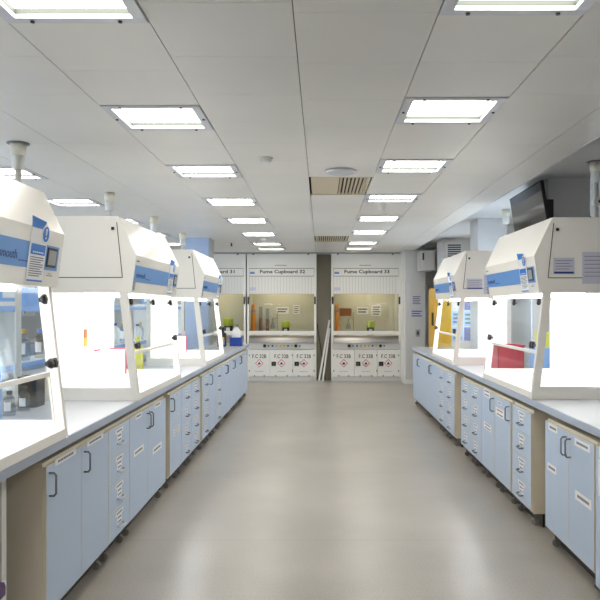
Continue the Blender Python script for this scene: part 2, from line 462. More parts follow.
# base cabinets on castors
HANDLE = {}
def cabinet(s, d0, d1, kind, lab, handles='n', mid=None, nd=4, labels=(), drop=0.0, stacks=1, group=None):
    F = 1.302 if s < 0 else 1.502
    y0, y1 = Y(d0) + .003, Y(d1) - .003
    cat = 'cabinet'
    name = 'drawer_pedestal' if kind == 'drawers' else 'base_cabinet'
    t = thing(name, lab, cat, (s * (F + .28), (y0 + y1) / 2, 0), group=group)
    X = lambda d: s * (F + d)
    zb, zt = .119 - drop, .821
    # open-fronted carcass: sides, bottom, top, back
    b = B(); th = .018
    b.box((X(.019), y0, .10), (X(.56), y0 + th, .838), M_cream); b.box((X(.019), y1 - th, .10), (X(.56), y1, .838), M_cream)
    b.box((X(.019), y0 + th, .10), (X(.56), y1 - th, .118), M_cream); b.box((X(.019), y0 + th, .820), (X(.56), y1 - th, .838), M_cream)
    b.box((X(.55), y0 + th, .118), (X(.56), y1 - th, .820), M_cream)
    b.build('carcass', t)
    B().box((X(.085), y0 + .004, .004), (X(.10), y1 - .004, .10), M_black).build('plinth', t)  # black board: part skirting, part added stand-in for the shade under the cabinet
    for yy in (y0 + .07, y1 - .07):
        for dd in (.05, .49):
            b = B()
            b.box((X(dd - .006), yy - .02, .09), (X(dd + .02), yy + .02, .10), M_handle)
            b.box((X(dd - .004), yy - .016, .02), (X(dd + .004), yy - .012, .09), M_handle)
            b.box((X(dd - .004), yy + .012, .02), (X(dd + .004), yy + .016, .09), M_handle)
            R = Matrix.Translation((X(dd), yy, .026)) @ Matrix.Rotation(math.pi/2, 4, 'X')
            b.lathe([(.024, -.010), (.026, -.006), (.026, .006), (.024, .010)], (0,0,0), M_rubber, 14, R)
            b.build('castor', t)
    def card(par, ya, yb, za, zb2, lines=1, red=False):
        b = B()
        b.box((X(-.0012), ya, za), (X(0), yb, zb2), M_paper)
        for q in range(lines):
            zc = za + (zb2 - za) * (q + .5) / lines
            hh = (zb2 - za) * .13 / max(1, lines) + .001
            mk = M_redprint if red and q == lines - 1 else M_labelprint
            n = 6; L = (yb - ya) * .74; a0 = ya + (yb - ya) * .13
            for k in range(n):
                b.box((X(-.0018), a0 + L * k / n, zc - hh), (X(-.0012), a0 + L * (k + .85) / n, zc + hh), mk)
        b.build('label_card', par)
    def dhandle(par, ya, z0, z1):
        b = B(); r = .0055; o = -.034
        b.tube([(X(0), ya, z1), (X(o * .7), ya, z1), (X(o), ya, z1 - .012), (X(o), ya, z0 + .012), (X(o * .7), ya, z0), (X(0), ya, z0)], r, M_handle)
        b.build('handle', par)
    if kind == 'drawers':
        wst = (y1 - y0) / stacks
        for st in range(stacks):
            a0, a1 = y0 + wst * st + .001, y0 + wst * (st + 1) - .001
            hh = (zt - zb) / nd
            for k in range(nd):
                za, z2 = zb + hh * k + .001, zb + hh * (k + 1) - .001
                d = B().box((X(-.0006), a0 + .002, za + .002), (X(0), a1 - .002, z2 - .002), M_door).box((X(0), a0, za), (X(.018), a1, z2), M_cream).build('drawer', t)
                yc = (a0 + a1) / 2
                zc = z2 - hh * .36
                card(d, yc - .085, yc + .085, zc + .012, zc + .04, 1)
                card(d, yc - .05, yc + .05, zc - .045, zc + .01, 2, (k % 2 == 0 and s > 0))
                b = B(); o = -.026
                b.tube([(X(0), yc - .052, zc - .05), (X(o), yc - .045, zc - .055), (X(o), yc + .045, zc - .055), (X(0), yc + .052, zc - .05)], .0055, M_alu if s < 0 and d0 < 4 else M_handle)
                b.build('handle', d)
    else:
        edges = [y0] + ([Y(mid)] if kind == 'double' else []) + [y1]
        for i, (a, e) in enumerate(zip(edges, edges[1:])):
            a0, a1 = a + .0015, e - .0015
            d = B().box((X(-.0006), a0 + .0025, zb + .002), (X(0), a1 - .0025, zt - .002), M_door).box((X(0), a0, zb), (X(.018), a1, zt), M_cream).build('door', t)
            h = handles[i]
            if h in 'nf':
                yh = a0 + .035 if h == 'n' else a1 - .035
                dhandle(d, yh, .675, .785)
            for (fa, fb, zc, hh, ln, red) in (labels[i] if i < len(labels) else ()):
                w = a1 - a0
                card(d, a0 + w * fa, a0 + w * fb, zc - hh / 2, zc + hh / 2, ln, red)
    return t
GL, GR = 'base cabinets under the left bench', 'base cabinets under the right bench'
top = lambda fa=.25, fb=.8, z=.805, h=.04: (fa, fb, z, h, 1, False)
cabinet(-1, 2.84, 3.67, 'double', 'blue two-door base cabinet nearest the viewer on the left, cream end showing', 'nn', 3.265, labels=[[top(.22, .82, .815, .032)], [top(.18, .8, .815, .032)]], group=GL)
cabinet(-1, 3.67, 4.08, 'drawers', 'four-drawer blue pedestal nearest the viewer on the left', group=GL)
cabinet(-1, 4.08, 5.03, 'double', 'blue two-door cabinet with paired middle handles right after the near left drawers', 'fn', 4.51, labels=[[top(.3, .65), (.2, .75, .555, .045, 1, False)], [top(.35, .7), (.25, .75, .46, .05, 1, False)]], group=GL)
cabinet(-1, 5.165, 5.6, 'door', 'single blue door with one handle just past the wide cream gap on the left', 'n', labels=[[(.4, .75, .79, .02, 1, False), (.4, .75, .60, .02, 1, False), (.3, .8, .47, .07, 3, False)]], group=GL)
cabinet(-1, 5.6, 6.03, 'drawers', 'blue drawer pedestal right beyond the single door under the middle left hood', group=GL)
cabinet(-1, 6.03, 6.46, 'drawers', 'blue drawer pedestal ending at the cream strip below the middle left hood', group=GL)
cabinet(-1, 6.58, 6.995, 'drawers', 'narrow blue drawer pedestal below the near post of the farthest left hood', group=GL)
cabinet(-1, 6.995, 7.4, 'door', 'narrow blue door below the middle of the farthest left hood', 'n', labels=[[top(.3, .7)]], group=GL)
cabinet(-1, 7.4, 7.85, 'drawers', 'blue drawer pedestal farthest along the left bench', group=GL)
cabinet(-1, 7.85, 8.55, 'double', 'blue two-door cabinet right beyond the last drawers of the left bench', 'fn', 8.2, labels=[[top()], [top()]], group=GL)
cabinet(-1, 8.55, 9.2, 'double', 'blue two-door cabinet on the left below the black bottle', 'fn', 8.87, group=GL)
cabinet(-1, 9.2, 10.0, 'double', 'blue two-door cabinet on the left below the near side of the blue tub', 'fn', 9.6, group=GL)
cabinet(-1, 10.0, 10.66, 'door', 'plain blue door at the very far end of the left bench', 'x', labels=[[(.25, .6, .74, .09, 2, False)]], group=GL)

cabinet(1, 2.45, 3.285, 'door', 'blue cabinet cut off by the right edge of the view', 'x', labels=[[(.55, .95, .80, .06, 1, False), (.62, .96, .66, .2, 4, False)]], drop=.06, group=GR)
cabinet(1, 3.295, 4.02, 'double', 'big blue two-door cabinet with paired handles at the near right', 'fn', 3.64, labels=[[top(.15, .75, .785, .045), (.1, .72, .475, .055, 1, False)], [top(.45, .85, .795, .045), (.5, .9, .53, .05, 1, False)]], group=GR)
cabinet(1, 4.286, 4.71, 'drawers', 'four-drawer blue pedestal nearest on the right, its cream side bare', group=GR)
cabinet(1, 4.75, 5.18, 'door', 'single blue door with a red-lettered card left of the near right drawers', 'n', labels=[[(.55, .85, .77, .025, 1, False), (.4, .95, .69, .07, 2, True)]], group=GR)
cabinet(1, 5.18, 5.62, 'door', 'single blue door between the red-card door and two stacks of drawers', 'n', labels=[[(.35, .8, .80, .07, 2, False), (.25, .8, .50, .06, 2, False)]], group=GR)
cabinet(1, 5.62, 6.03, 'drawers', 'blue drawer pedestal touching the single door, right of its twin stack', group=GR)
cabinet(1, 6.03, 6.43, 'drawers', 'blue drawer pedestal facing the gap below the far right hood', group=GR)
cabinet(1, 6.75, 7.24, 'drawers', 'blue drawer pedestal just beyond the gap, cream side catching light', group=GR)
cabinet(1, 7.24, 7.66, 'drawers', 'blue drawer pedestal farthest along the right bench', group=GR)
cabinet(1, 7.66, 8.65, 'double', 'blue two-door cabinet right beyond the last drawers of the right bench', 'fn', 8.16, labels=[[], []], group=GR)
cabinet(1, 8.65, 9.78, 'double', 'blue two-door cabinet at the far end of the right bench', 'fn', 9.15, group=GR)

# ------------------------------------------------------------------ recirculating hoods
SLOPE = .115
PROF = [(.055, .755), (.02, 1.02), (.15, 1.292), (.66, 1.292), (.66, .755)]
FACE = basis((0, .055, .755), (1, 0, 0), (0, -.035, .265))      # head front: x along, y up, z out
SLP = basis((0, .02, 1.02), (1, 0, 0), (0, .13, .272))
def knob(parent, x, z, double=False, back=False):
    Mn = basis((x, SLOPE * z + .017 + (z - .36) * .03, z), (1, 0, 0), (0, SLOPE, 1))
    for q in ((-.026, .026) if double else (0,)):
        b = B()
        b.lathe([(.011, 0), (.011, .012), (.021, .014), (.024, .022), (.022, .034), (.010, .036)], (q, 0, 0), M_black, 25, Mn, 5, .14)
        b.build('knob', parent, local=True)
def make_hood(W, lab, PROF=PROF, tx=.06):
    t = thing('fume_hood', lab, 'fume hood', group='benchtop fume hoods')
    h = W / 2; ts = .034
    B().box((-h + ts, 0.002, 0), (h - ts, .66, .05), M_hood).build('base', t, local=True, bevel=.004)
    B().box((-h + ts, .648, .05), (h - ts, .66, .755), M_hoodin).build('back_panel', t, local=True)
    for sg in (-1, 1):
        a, b_ = (-h, -h + ts) if sg < 0 else (h - ts, h)
        b = B()
        b.prism([(0, 0), (.66, 0), (.66, .088), (.0101, .088)], a, b_, M_hood)
        b.prism([(.0101, .088), (.064, .088), (.142, .755), (.0868, .755)], a, b_, M_hood)
        b.prism([(.615, .088), (.66, .088), (.66, .755), (.615, .755)], a, b_, M_hood)
        b.prism(PROF, a, b_, M_hood)
        sp = b.build('side_panel', t, local=True)
        xo = sg * h
        b = B()                                  # service panel with its dark joints
        for p0, p1 in (((.158, 1.25 if W > 1 else 1.2), (.118, .862)), ((.118, .862), (.655, .862))):
            d = Vector((p1[0]-p0[0], p1[1]-p0[1])).normalized(); nn = Vector((-d.y, d.x)) * .0026
            b.prism([(p0[0]+nn.x, p0[1]+nn.y), (p0[0]-nn.x, p0[1]-nn.y), (p1[0]-nn.x, p1[1]-nn.y), (p1[0]+nn.x, p1[1]+nn.y)], xo, xo + sg * .0016, M_dark)
        b.build('panel_seam', sp, local=True)
        B().box((xo, .175, 1.195), (xo + sg * .006, .195, 1.215), M_black).build('catch', sp, local=True)
        xm = (a + b_) / 2
        B().prism([(.058, .084), (.62, .084), (.62, .762), (.138, .762)], xm - .003, xm + .003, M_glass).build('side_pane', t, local=True)
    b = B().prism(PROF, -h + ts, h - ts, M_hood)
    head = b.build('head', t, local=True)
    B().box((-h + .10, .22, .735), (h - .10, .42, .7545), M_lamp).build('lamp', t, local=True)
    # blue band, print, display, lock
    band = B().box((-h + .012, .078, .0005), (h - .045, .196, .0025), M_band, FACE).build('front_band', t, local=True)
    tw = .25
    text('monmouth', tw, FACE @ Matrix.Translation((-h + tx + tw/2, .13, .0028)), M_navy, band, 'logo_lettering', .0008, local=True)
    b = B()
    for k in range(8): b.box((-h + tx + tw + .02 + k * .016, .103, .0025), (-h + tx + tw + .031 + k * .016, .109, .0032), M_navy, FACE)
    b.build('small_print', band, local=True)
    b = B()
    for k in range(6): b.box((-h + .03 + k * .013, .222, .0005), (-h + .039 + k * .013, .231, .0015), M_ink, FACE)
    b.build('model_print', t, local=True)
    b = B(); b.box((h - .19, .092, .0025), (h - .075, .186, .007), M_inkdark, FACE); b.box((h - .178, .104, .007), (h - .087, .174, .0085), M_lgrey, FACE)
    b.build('display', t, local=True)
    b = B(); b.box((h - .165, .050, .0005), (h - .09, .054, .0012), M_ink, FACE); b.box((h - .15, .06, .0005), (h - .105, .063, .0012), M_ink, FACE)
    b.build('display_print', t, local=True)
    # hanging instruction leaflet
    x0, x1 = h - .40, h - .215
    b = B(); b.box((x0, .018, .003), (x1, .262, .0055), M_paper, FACE)
    b.box((x0 + .012, .142, .0055), (x1 - .012, .190, .0065), M_bright, FACE)
    for k in range(6): b.box((x0 + .035 + k * .021, .150, .0065), (x0 + .05 + k * .021, .156, .0072), M_paper, FACE)
    for k in range(9): b.box((x0 + .018, .127 - k * .0105, .0055), (x1 - .018 - .03 * (k % 3 == 2), .131 - k * .0105, .0062), M_ink, FACE)
    b.box((x0 + .006, .018, .0055), (x1 - .006, .026, .0064), M_bright, FACE)
    lf = b.build('leaflet', t, local=True)
    b = B()
    b.prism([(x0 - .012, .312), (x0 + .004, .2625), (x1 - .065, .2625), (x1 - .03, .30)], .003, .0055, M_bright, 'z', FACE)
    b.build('flag', lf, local=True)
    cx, cz = x1 - .032, .243
    b = B(); b.lathe([(.043, .0065), (.043, .0085)], (cx, cz, 0), M_paper, 28, FACE); b.lathe([(.036, .0085), (.036, .0095)], (cx, cz, 0), M_bright, 28, FACE)
    ic = b.build('mandatory_sign', lf, local=True)
    b = B(); b.prism([(cx - .005, cz - .006), (cx + .005, cz - .006), (cx + .009, cz + .026), (cx - .009, cz + .026)], .0095, .0105, M_paper, 'z', FACE)
    b.lathe([(.0055, .0095), (.0055, .0105)], (cx, cz - .018, 0), M_paper, 12, FACE)
    b.build('exclamation_mark', ic, local=True)
    # front glazing: fixed upper pane, folding lower flap
    def pane(z0, z1, th, xa, xb, off=.006):
        return B().prism([(SLOPE*z0 + off, z0), (SLOPE*z0 + off + th, z0), (SLOPE*z1 + off + th, z1), (SLOPE*z1 + off, z1)], xa, xb, M_glass)
    pane(.35, .752, .005, -h + ts + .001, h - ts - .001, .018).build('upper_sash', t, local=True)
    b = B()
    b.prism([(.055, .316), (.067, .316), (.069, .338), (.057, .338)], -h + .09, h - .09, M_hood)
    fl = b.build('lower_flap', t, local=True)
    B().prism([(.059, .316), (.063, .316), (.036, .085), (.032, .085)], -h + .096, h - .096, M_glass).build('flap_pane', fl, local=True)
    for sg in (-1, 1):
        xa = sg * (h - .096)
        B().prism([(.056, .316), (.066, .316), (.038, .08), (.029, .08)], xa - .005, xa + .005, M_hood).build('flap_strut', fl, local=True)
    kn = [(-h + .09, .69, False), (h - .10, .69, False), (-h + .10, .378, True), (h - .11, .378, True)]
    if W > 1: kn.insert(1, (.0, .69, False))
    for x, z, dbl in kn: knob(t, x, z, dbl)
    # key lock at the viewer's left of the band
    B().box((-h + .005, .02, .0005), (-h + .03, .085, .012), M_lgrey, FACE).build('lock', t, local=True)
    return t
W1, W2 = .88, 1.5
R90 = math.pi / 2
hood_small = make_hood(W1, 'narrow white fume hood at the left edge, nearest the viewer', [(.055, .755), (.02, 1.02), (.121, 1.232), (.66, 1.232), (.66, .755)], .115)
hood_small.location = (-1.272, Y(3.02) - W1/2, BENCH); hood_small.rotation_euler = (0, 0, R90)
hood = make_hood(W2, 'wide white fume hood in the middle of the left bench')
hood.location = (-1.272, Y(4.2) + W2/2, BENCH); hood.rotation_euler = (0, 0, R90)
def hood_at(x, y, rz, lab):
    o = copy_tree(hood); o.location = (x, y, BENCH); o.rotation_euler = (0, 0, rz); o['label'] = lab
    return o
h3 = hood_at(-1.272, Y(6.64) + W2/2, R90, 'farthest of the three white fume hoods on the left bench')
hA = hood_at(1.494, Y(4.26) + W2/2, -R90, 'large white fume hood at the right edge, papers on its side')
hB = hood_at(1.490, Y(6.78) + W2/2, -R90, 'white fume hood on the right bench in front of the yellow cabinet')
for o in (hood_small, hood, h3, hA, hB):
    WM[o] = Matrix.Translation(o.location) @ Matrix.Rotation(o.rotation_euler.z, 4, 'Z')
# papers stuck on the near sides of the right-hand hoods (local +x end)
def side_paper(h, y0, y1, z0, z1, m, bar=False, lines=4, name='notice'):
    x = W2 / 2
    b = B(); b.box((x + .0005, y0, z0), (x + .002, y1, z1), m)
    for k in range(lines):
        zz = z1 - (z1 - z0) * (k + 1) / (lines + 2)
        b.box((x + .002, y0 + .015, zz - .004), (x + .0028, y1 - .015 - .02 * (k % 2), zz), M_ink)
    if bar: b.box((x + .002, y0 + .005, z0 + .004), (x + .003, y1 - .005, z0 + .018), M_navy)
    b.build(name, h, local=True)
side_paper(hA, .155, .305, .888, 1.005, M_lilac, True)
side_paper(hA, .36, .52, .82, 1.045, M_lilac, False, 6)
side_paper(hB, .155, .335, .855, .975, M_lilac, True)
side_paper(hB, .35, .50, .80, 1.02, M_lilac, False, 6)

# small things inside and around the hoods
def sheet(x0, x1, y, z0, z1, lab):
    t = thing('bordered_sheet', lab, 'sheet', ((x0+x1)/2, y, z0), group='red-bordered sheets')
    B().box((x0, y, z0), (x1, y + .003, z1), M_paper).build('sheet', t)
    b = B(); w = .012
    b.box((x0, y - .001, z1 - w), (x1, y + .004, z1), M_redline); b.box((x1 - w, y - .001, z0), (x1, y + .004, z1 - w), M_redline)
    b.build('red_border', t)
Zf = BENCH + .0502
sheet(-1.915, -1.765, Y(4.2) + W2 - .045, Zf, 1.21, 'white sheet with red border standing in the middle left hood')
sheet(-1.915, -1.765, Y(6.64) + W2 - .045, Zf, 1.21, 'white sheet with red border standing in the farthest left hood')
TY = Y(4.2) + .80
t = thing('hanging_tag', 'small brown and yellow tag stuck on the back of the middle left hood', 'tag', (-1.915, TY, 1.26))
B().box((-1.9202, TY - .035, 1.33), (-1.913, TY + .035, 1.40), M_brown).build('upper_half', t)
B().box((-1.9202, TY - .035, 1.26), (-1.913, TY + .035, 1.33), M_orange).build('lower_half', t)
t = thing('red_marker', 'small red marker fixed on the back of the middle left hood', 'marker', (-1.915, TY + .28, 1.21))
B().tube([(-1.913, TY + .23, 1.21), (-1.913, TY + .32, 1.21)], .007, M_red).build('barrel', t)
B().tube([(-1.913, TY + .32, 1.21), (-1.913, TY + .35, 1.21)], .0078, M_black).build('cap', t)

def wash_bottle(x, y, z, hgt, r, body, cap, lab, name='reagent_bottle', cat='bottle', group=None, cardm=None):
    t = thing(name, lab, cat, (x, y, z), group=group)
    B().lathe([(r*.94, 0), (r, .01), (r, hgt*.62), (r*.82, hgt*.72), (r*.4, hgt*.82), (r*.38, hgt*.86)], (0,0,0), body, 20).build('body', t, local=True)
    B().lathe([(r*.45, hgt*.86), (r*.47, hgt*.88), (r*.47, hgt*.98), (r*.4, hgt)], (0,0,0), cap, 18).build('cap', t, local=True)
    if cardm:
        b = B()
        for k in range(-3, 3):
            a0, a1 = -R90 + k*.2, -R90 + (k+1)*.2
            b.prism([(r*1.004*math.cos(a0), r*1.004*math.sin(a0)), (r*1.02*math.cos(a0), r*1.02*math.sin(a0)), (r*1.02*math.cos(a1), r*1.02*math.sin(a1)), (r*1.004*math.cos(a1), r*1.004*math.sin(a1))], hgt*.2, hgt*.55, cardm, 'z')
        b.build('label', t, local=True)
    return t
def carton(x0, x1, y0, y1, z0, z1, m, lab, name='carton', cat='box', lid=None, group=None, cardm=None):
    t = thing(name, lab, cat, ((x0+x1)/2, (y0+y1)/2, z0), group=group)
    B().box((x0, y0, z0), (x1, y1, z1 - .012), m).build('body', t, bevel=.004)
    B().box((x0 - .004, y0 - .004, z1 - .03), (x1 + .004, y1 + .004, z1), lid or m).build('lid', t, bevel=.003)
    if cardm: B().box((x0 + (x1-x0)*.2, y0 - .0055, z0 + (z1-z0)*.3), (x0 + (x1-x0)*.8, y0 - .0005, z0 + (z1-z0)*.7), cardm).build('label', t)
    return t
def open_tub(x0, x1, y0, y1, z0, z1, m, lab, name='tub', cat='tub'):
    t = thing(name, lab, cat, ((x0+x1)/2, (y0+y1)/2, z0))
    b = B(); w = .006
    b.box((x0, y0, z0), (x1, y1, z0 + w), m); b.box((x0, y0, z0), (x0 + w, y1, z1), m); b.box((x1 - w, y0, z0), (x1, y1, z1), m)
    b.box((x0, y0, z0), (x1, y0 + w, z1), m); b.box((x0, y1 - w, z0), (x1, y1, z1), m)
    b.build('body', t)
    b = B(); e = .012
    b.box((x0 - e, y0 - e, z1 - .012), (x1 + e, y0, z1), m); b.box((x0 - e, y1, z1 - .012), (x1 + e, y1 + e, z1), m)
    b.box((x0 - e, y0, z1 - .012), (x0, y1, z1), m); b.box((x1, y0, z1 - .012), (x1 + e, y1, z1), m)
    b.build('rim', t)
    return t
# far end of the left bench
open_tub(-1.53, -1.335, Y(10.05), Y(10.05) + .2, BENCH, BENCH + .145, M_blue, 'royal blue tub on the far end of the left bench')
wash_bottle(-1.43, Y(10.05) + .1, BENCH + .0065, .36, .078, M_pvc, M_clear, 'big white bottle standing in the royal blue tub', 'plastic_bottle')
t = thing('chemical_bottle', 'black chemical bottle with yellow label left of the blue tub', 'bottle', (-1.635, Y(9.9), BENCH))
B().box((-.07, -.06, 0), (.07, .06, .23), M_black).build('body', t, local=True, bevel=.02)
B().lathe([(.05, .225), (.03, .27), (.03, .285)], (0, 0, 0), M_black, 16).build('neck', t, local=True)
B().lathe([(.036, .28), (.036, .32), (.03, .325)], (0, 0, 0), M_black, 16).build('cap', t, local=True)
b = B(); b.box((-.05, -.0635, .10), (.05, -.0602, .16), M_yellow); b.box((-.05, -.0635, .035), (.05, -.0602, .10), M_lblue)
b.build('label', t, local=True)

wash_bottle(-1.83, Y(6.0), BENCH, .36, .05, M_lime, M_lime, 'yellow bottle on the left bench between the middle and farthest hoods', 'spray_bottle')
# right bench: things between and beside the hoods
open_tub(1.83, 2.10, Y(6.2), Y(6.2) + .3, BENCH, BENCH + .26, M_red, 'bright red plastic bin on the right bench between the two hoods', 'plastic_bin', 'bin')
carton(2.03, 2.18, Y(5.66), Y(5.66) + .22, BENCH, BENCH + .27, M_lblue, 'light blue box just behind the near right hood', cat='box')
carton(2.08, 2.17, Y(5.67), Y(5.67) + .19, BENCH + .2702, BENCH + .42, M_lime, 'small yellow box stacked on the light blue box', cat='box')

# ------------------------------------------------------------------ television
t = thing('television', 'dark wall television tilted down, mounted above the near right hood', 'television', (2.12, Y(6.25), 2.25))
Mt = Matrix.Translation((2.105, Y(6.23), 2.79)) @ Matrix.Rotation(math.radians(-1.0), 4, 'Z') @ Matrix.Rotation(math.radians(-9), 4, 'Y')
hw = Y(.5)
b = B(); b.box((0, -hw, -.60), (.03, hw, 0), M_black, Mt); b.box((.03, -hw*.6, -.5), (.06, hw*.6, -.1), M_black, Mt); b.build('casing', t)
B().box((-.0015, -hw + .012, -.585), (.0005, hw - .012, -.012), M_screen, Mt).build('screen', t)
b = B(); b.box((2.215, Y(5.95) - .05, 2.46), (2.25, Y(5.95) + .35, 2.64), M_black); b.box((2.25, Y(5.95) - .05, 2.46), (2.29, Y(5.95), 2.64), M_black)
b.box((2.17, Y(6.02) + .05, 2.50), (2.22, Y(6.02) + .09, 2.6), M_black); b.box((2.17, Y(6.02) + .25, 2.50), (2.22, Y(6.02) + .29, 2.6), M_black)
b.build('bracket', t)

# ------------------------------------------------------------------ fume cupboards
YC = Y(12.8)
def make_cupboard(lab):
    t = thing('fume_cupboard', lab, 'fume cupboard', group='walk-up fume cupboards')
    h = .74
    for sg in (-1, 1):
        B().box((sg * h, 0, 0), (sg * (h - .045), .88, 2.41), M_fc).build('side_panel', t, local=True, bevel=.003)
    b = B()
    for x0, x1 in ((-h, -h + .2), (-h + .203, h - .14), (h - .137, h)): b.box((x0, -.005, 2.415), (x1, .02, 2.715), M_fc)
    b.box((-h, .02, 2.41), (h, .88, 2.715), M_fc)
    hp = b.build('header_panel', t, local=True)
    b = B()
    for k in range(7): b.box((-.14 + k * .036, -.007, 2.462), (-.112 + k * .036, -.005, 2.476), M_ink)
    b.build('small_print', hp, local=True)
    for x in (-h + .14, h - .17):
        b = B(); b.box((x - .02, -.02, 2.69), (x + .02, -.005, 2.74), M_handle); b.build('clip', hp, local=True)
    B().box((-h + .04, .022, 2.23), (h - .04, .035, 2.42), M_dark).build('gap_backing', t, local=True)
    sb = B().box((-h + .05, .0, 2.245), (h - .05, .022, 2.40), M_fc).build('sign_board', t, local=True, bevel=.002)
    b = B(); b.box((-h + .065, -.002, 2.29), (-h + .165, 0, 2.315), M_blue); b.box((-h + .065, -.002, 2.318), (-h + .165, 0, 2.333), M_lblue)
    b.build('logo', sb, local=True)
    b = B(); b.box((-h + .045, .016, 1.857), (h - .045, .03, 2.236), M_fcgrey)
    k = -h + .06
    while k < h - .07:
        b.box((k, .004, 1.862), (k + .054, .016, 2.232), M_fc); k += .066
    sl = b.build('ribbed_panel', t, local=True)
    B().box((-h + .06, .0, 1.93), (-h + .18, .004, 2.0), M_lilac).build('sticker', sl, local=True)
    # inside
    b = B(); b.box((-h + .045, .70, .965), (h - .045, .72, 2.1), M_liner); b.box((-h + .045, .05, 2.08), (h - .045, .70, 2.1), M_liner)
    b.box((-h + .045, .05, .965), (-h + .06, .70, 2.08), M_liner); b.box((h - .06, .05, .965), (h - .045, .70, 2.08), M_liner)
    b.build('liner', t, local=True)
    B().box((-h + .045, .05, .945), (h - .045, .72, .965), M_fcgrey).build('work_surface', t, local=True)
    B().box((-.45, .25, 2.055), (.45, .38, 2.079), M_fclamp).build('lamp', t, local=True)
    B().box((-h + .046, .018, 1.06), (h - .046, .024, 1.88), M_glass2).build('sash', t, local=True)
    B().box((-h + .046, -.012, .985), (h - .046, .022, 1.07), M_fc).build('sash_handle', t, local=True, bevel=.006)
    b = B(); b.prism([(-.05, .815), (.05, .815), (.05, .962), (.035, .962), (.0, .925), (-.03, .87)], -h + .046, h - .046, M_steel)
    b.build('sill', t, local=True)
    cp = B().box((-h + .02, -.02, .685), (h - .02, .05, .812), M_fcgrey).build('control_panel', t, local=True, bevel=.004)
    R = Matrix.Rotation(math.pi/2, 4, 'X')
    cols = [M_black, M_handle, M_blue, M_green, M_yellow, M_yellow, M_blue, M_green, M_black, M_handle]
    for k, m in enumerate(cols):
        r = .034 if m is M_black else .02
        B().lathe([(r, 0), (r, .022), (r * .7, .035)], (0,0,0), m, 14, Matrix.Translation((-.36 + k * .083, -.02, .752)) @ R).build('valve_knob', cp, local=True)
    B().box((-h + .045, .05, .10), (h - .045, .88, .945), M_fcgrey).build('base_cabinet', t, local=True)
    for sg in (-1, 1):
        B().box((sg * (h - .045), -.018, 1.64), (sg * (h - .012), 0, 1.80), M_black).build('sash_lock', t, local=True)
    xd = [(-h + .04, -h + .49), (-h + .495, h - .50), (h - .495, h - .035)]
    for i, (x0, x1) in enumerate(xd):
        d = B().box((x0, -.012, .095), (x1, .05, .67), M_fc).build('door', t, local=True, bevel=.003)
        xc = (x0 + x1) / 2
        D = basis((xc, -.0125, .382), (1, 0, 0), (0, 0, 1)) @ Matrix.Rotation(math.pi/4, 4, 'Z')
        b = B(); b.box((-.062, -.062, 0), (.062, .062, .001), M_redline, D); b.box((-.049, -.049, .001), (.049, .049, .0018), M_paper, D)
        hz = b.build('hazard_diamond', d, local=True)
        F2 = basis((xc, -.0145, .382), (1, 0, 0), (0, 0, 1)) @ Matrix.Diagonal((.8, .8, 1, 1))
        b = B(); b.prism([(-.03, -.028), (.03, -.028), (.036, -.005), (.024, .018), (.014, .008), (.006, .046), (-.012, .022), (-.018, .008), (-.034, .012), (-.036, -.01)], 0, .0008, M_black, 'z', F2)
        b.box((-.034, -.044, 0), (.034, -.036, .0008), M_black, F2)
        b.build('flame', hz, local=True)
        b = B()
        for k in range(6): b.box((xc - .09 + k * .03, -.0135, .205), (xc - .068 + k * .03, -.012, .213), M_ink)
        b.build('small_print', d, local=True)
        if i > 0:
            b = B(); b.box((x0 + .03, -.02, .325), (x0 + .125, -.012, .415), M_black); b.lathe([(.012, 0), (.012, .008)], (0, 0, 0), M_handle, 12, Matrix.Translation((x0 + .077, -.02, .37)) @ R)
            b.build('lock_plate', d, local=True)
        for px, pz in ((x0 + .012, .55), (x0 + .012, .22), (x1 - .012, .55), (x1 - .012, .22)):
            if (i, px < xc) in ((0, True), (1, False), (2, False)):
                B().box((px - .008, -.018, pz - .018), (px + .008, -.012, pz + .018), M_inkdark).build('hinge', d, local=True)
        for px in (x0 + .12, x1 - .12):
            B().box((px - .01, -.016, .098), (px + .01, -.012, .125), M_inkdark).build('catch', d, local=True)
    B().box((-h, .0, 0), (h, .06, .088), M_fcgrey).build('plinth', t, local=True)
    return t
def sign_text(t, s, w, dx=.02):
    sb = [c for c in t.children if c.name.startswith('sign_board')][0]
    text(s, w, basis((dx + .0, -.001, 2.325), (1, 0, 0), (0, 0, 1)), M_black, sb, 'lettering', .001, height=.098, local=True, bold=.022)
def door_text(t, s):
    ds = sorted([c for c in t.children if c.name.startswith('door')], key=lambda c: sum(v.co.x for v in c.data.vertices))
    for d in ds:
        xs_ = [v.co.x for v in d.data.vertices]; xc = (min(xs_) + max(xs_)) / 2
        text(s, .30, basis((xc - .0, -.013, .53), (1, 0, 0), (0, 0, 1)), M_black, d, 'lettering', .001, height=.082, local=True, bold=.012)
fc32 = make_cupboard('white fume cupboard numbered 32, left of the dark gap')
fc32.location = (-.84, YC, 0)
fc33 = copy_tree(fc32); fc33.location = (.96, YC, 0); fc33['label'] = 'white fume cupboard numbered 33, right of the dark gap'
fc31 = copy_tree(fc32); fc31.location = (-2.345, YC, 0); fc31['label'] = 'white fume cupboard numbered 31, half hidden behind the left bench'
for o in (fc31, fc32, fc33): WM[o] = Matrix.Translation(o.location)
sign_text(fc32, 'Fume Cupboard 32', .96); sign_text(fc33, 'Fume Cupboard 33', .96); sign_text(fc31, 'Fume Cupboard 31', .96)
door_text(fc32, 'F.C 32B'); door_text(fc33, 'F.C 33B')

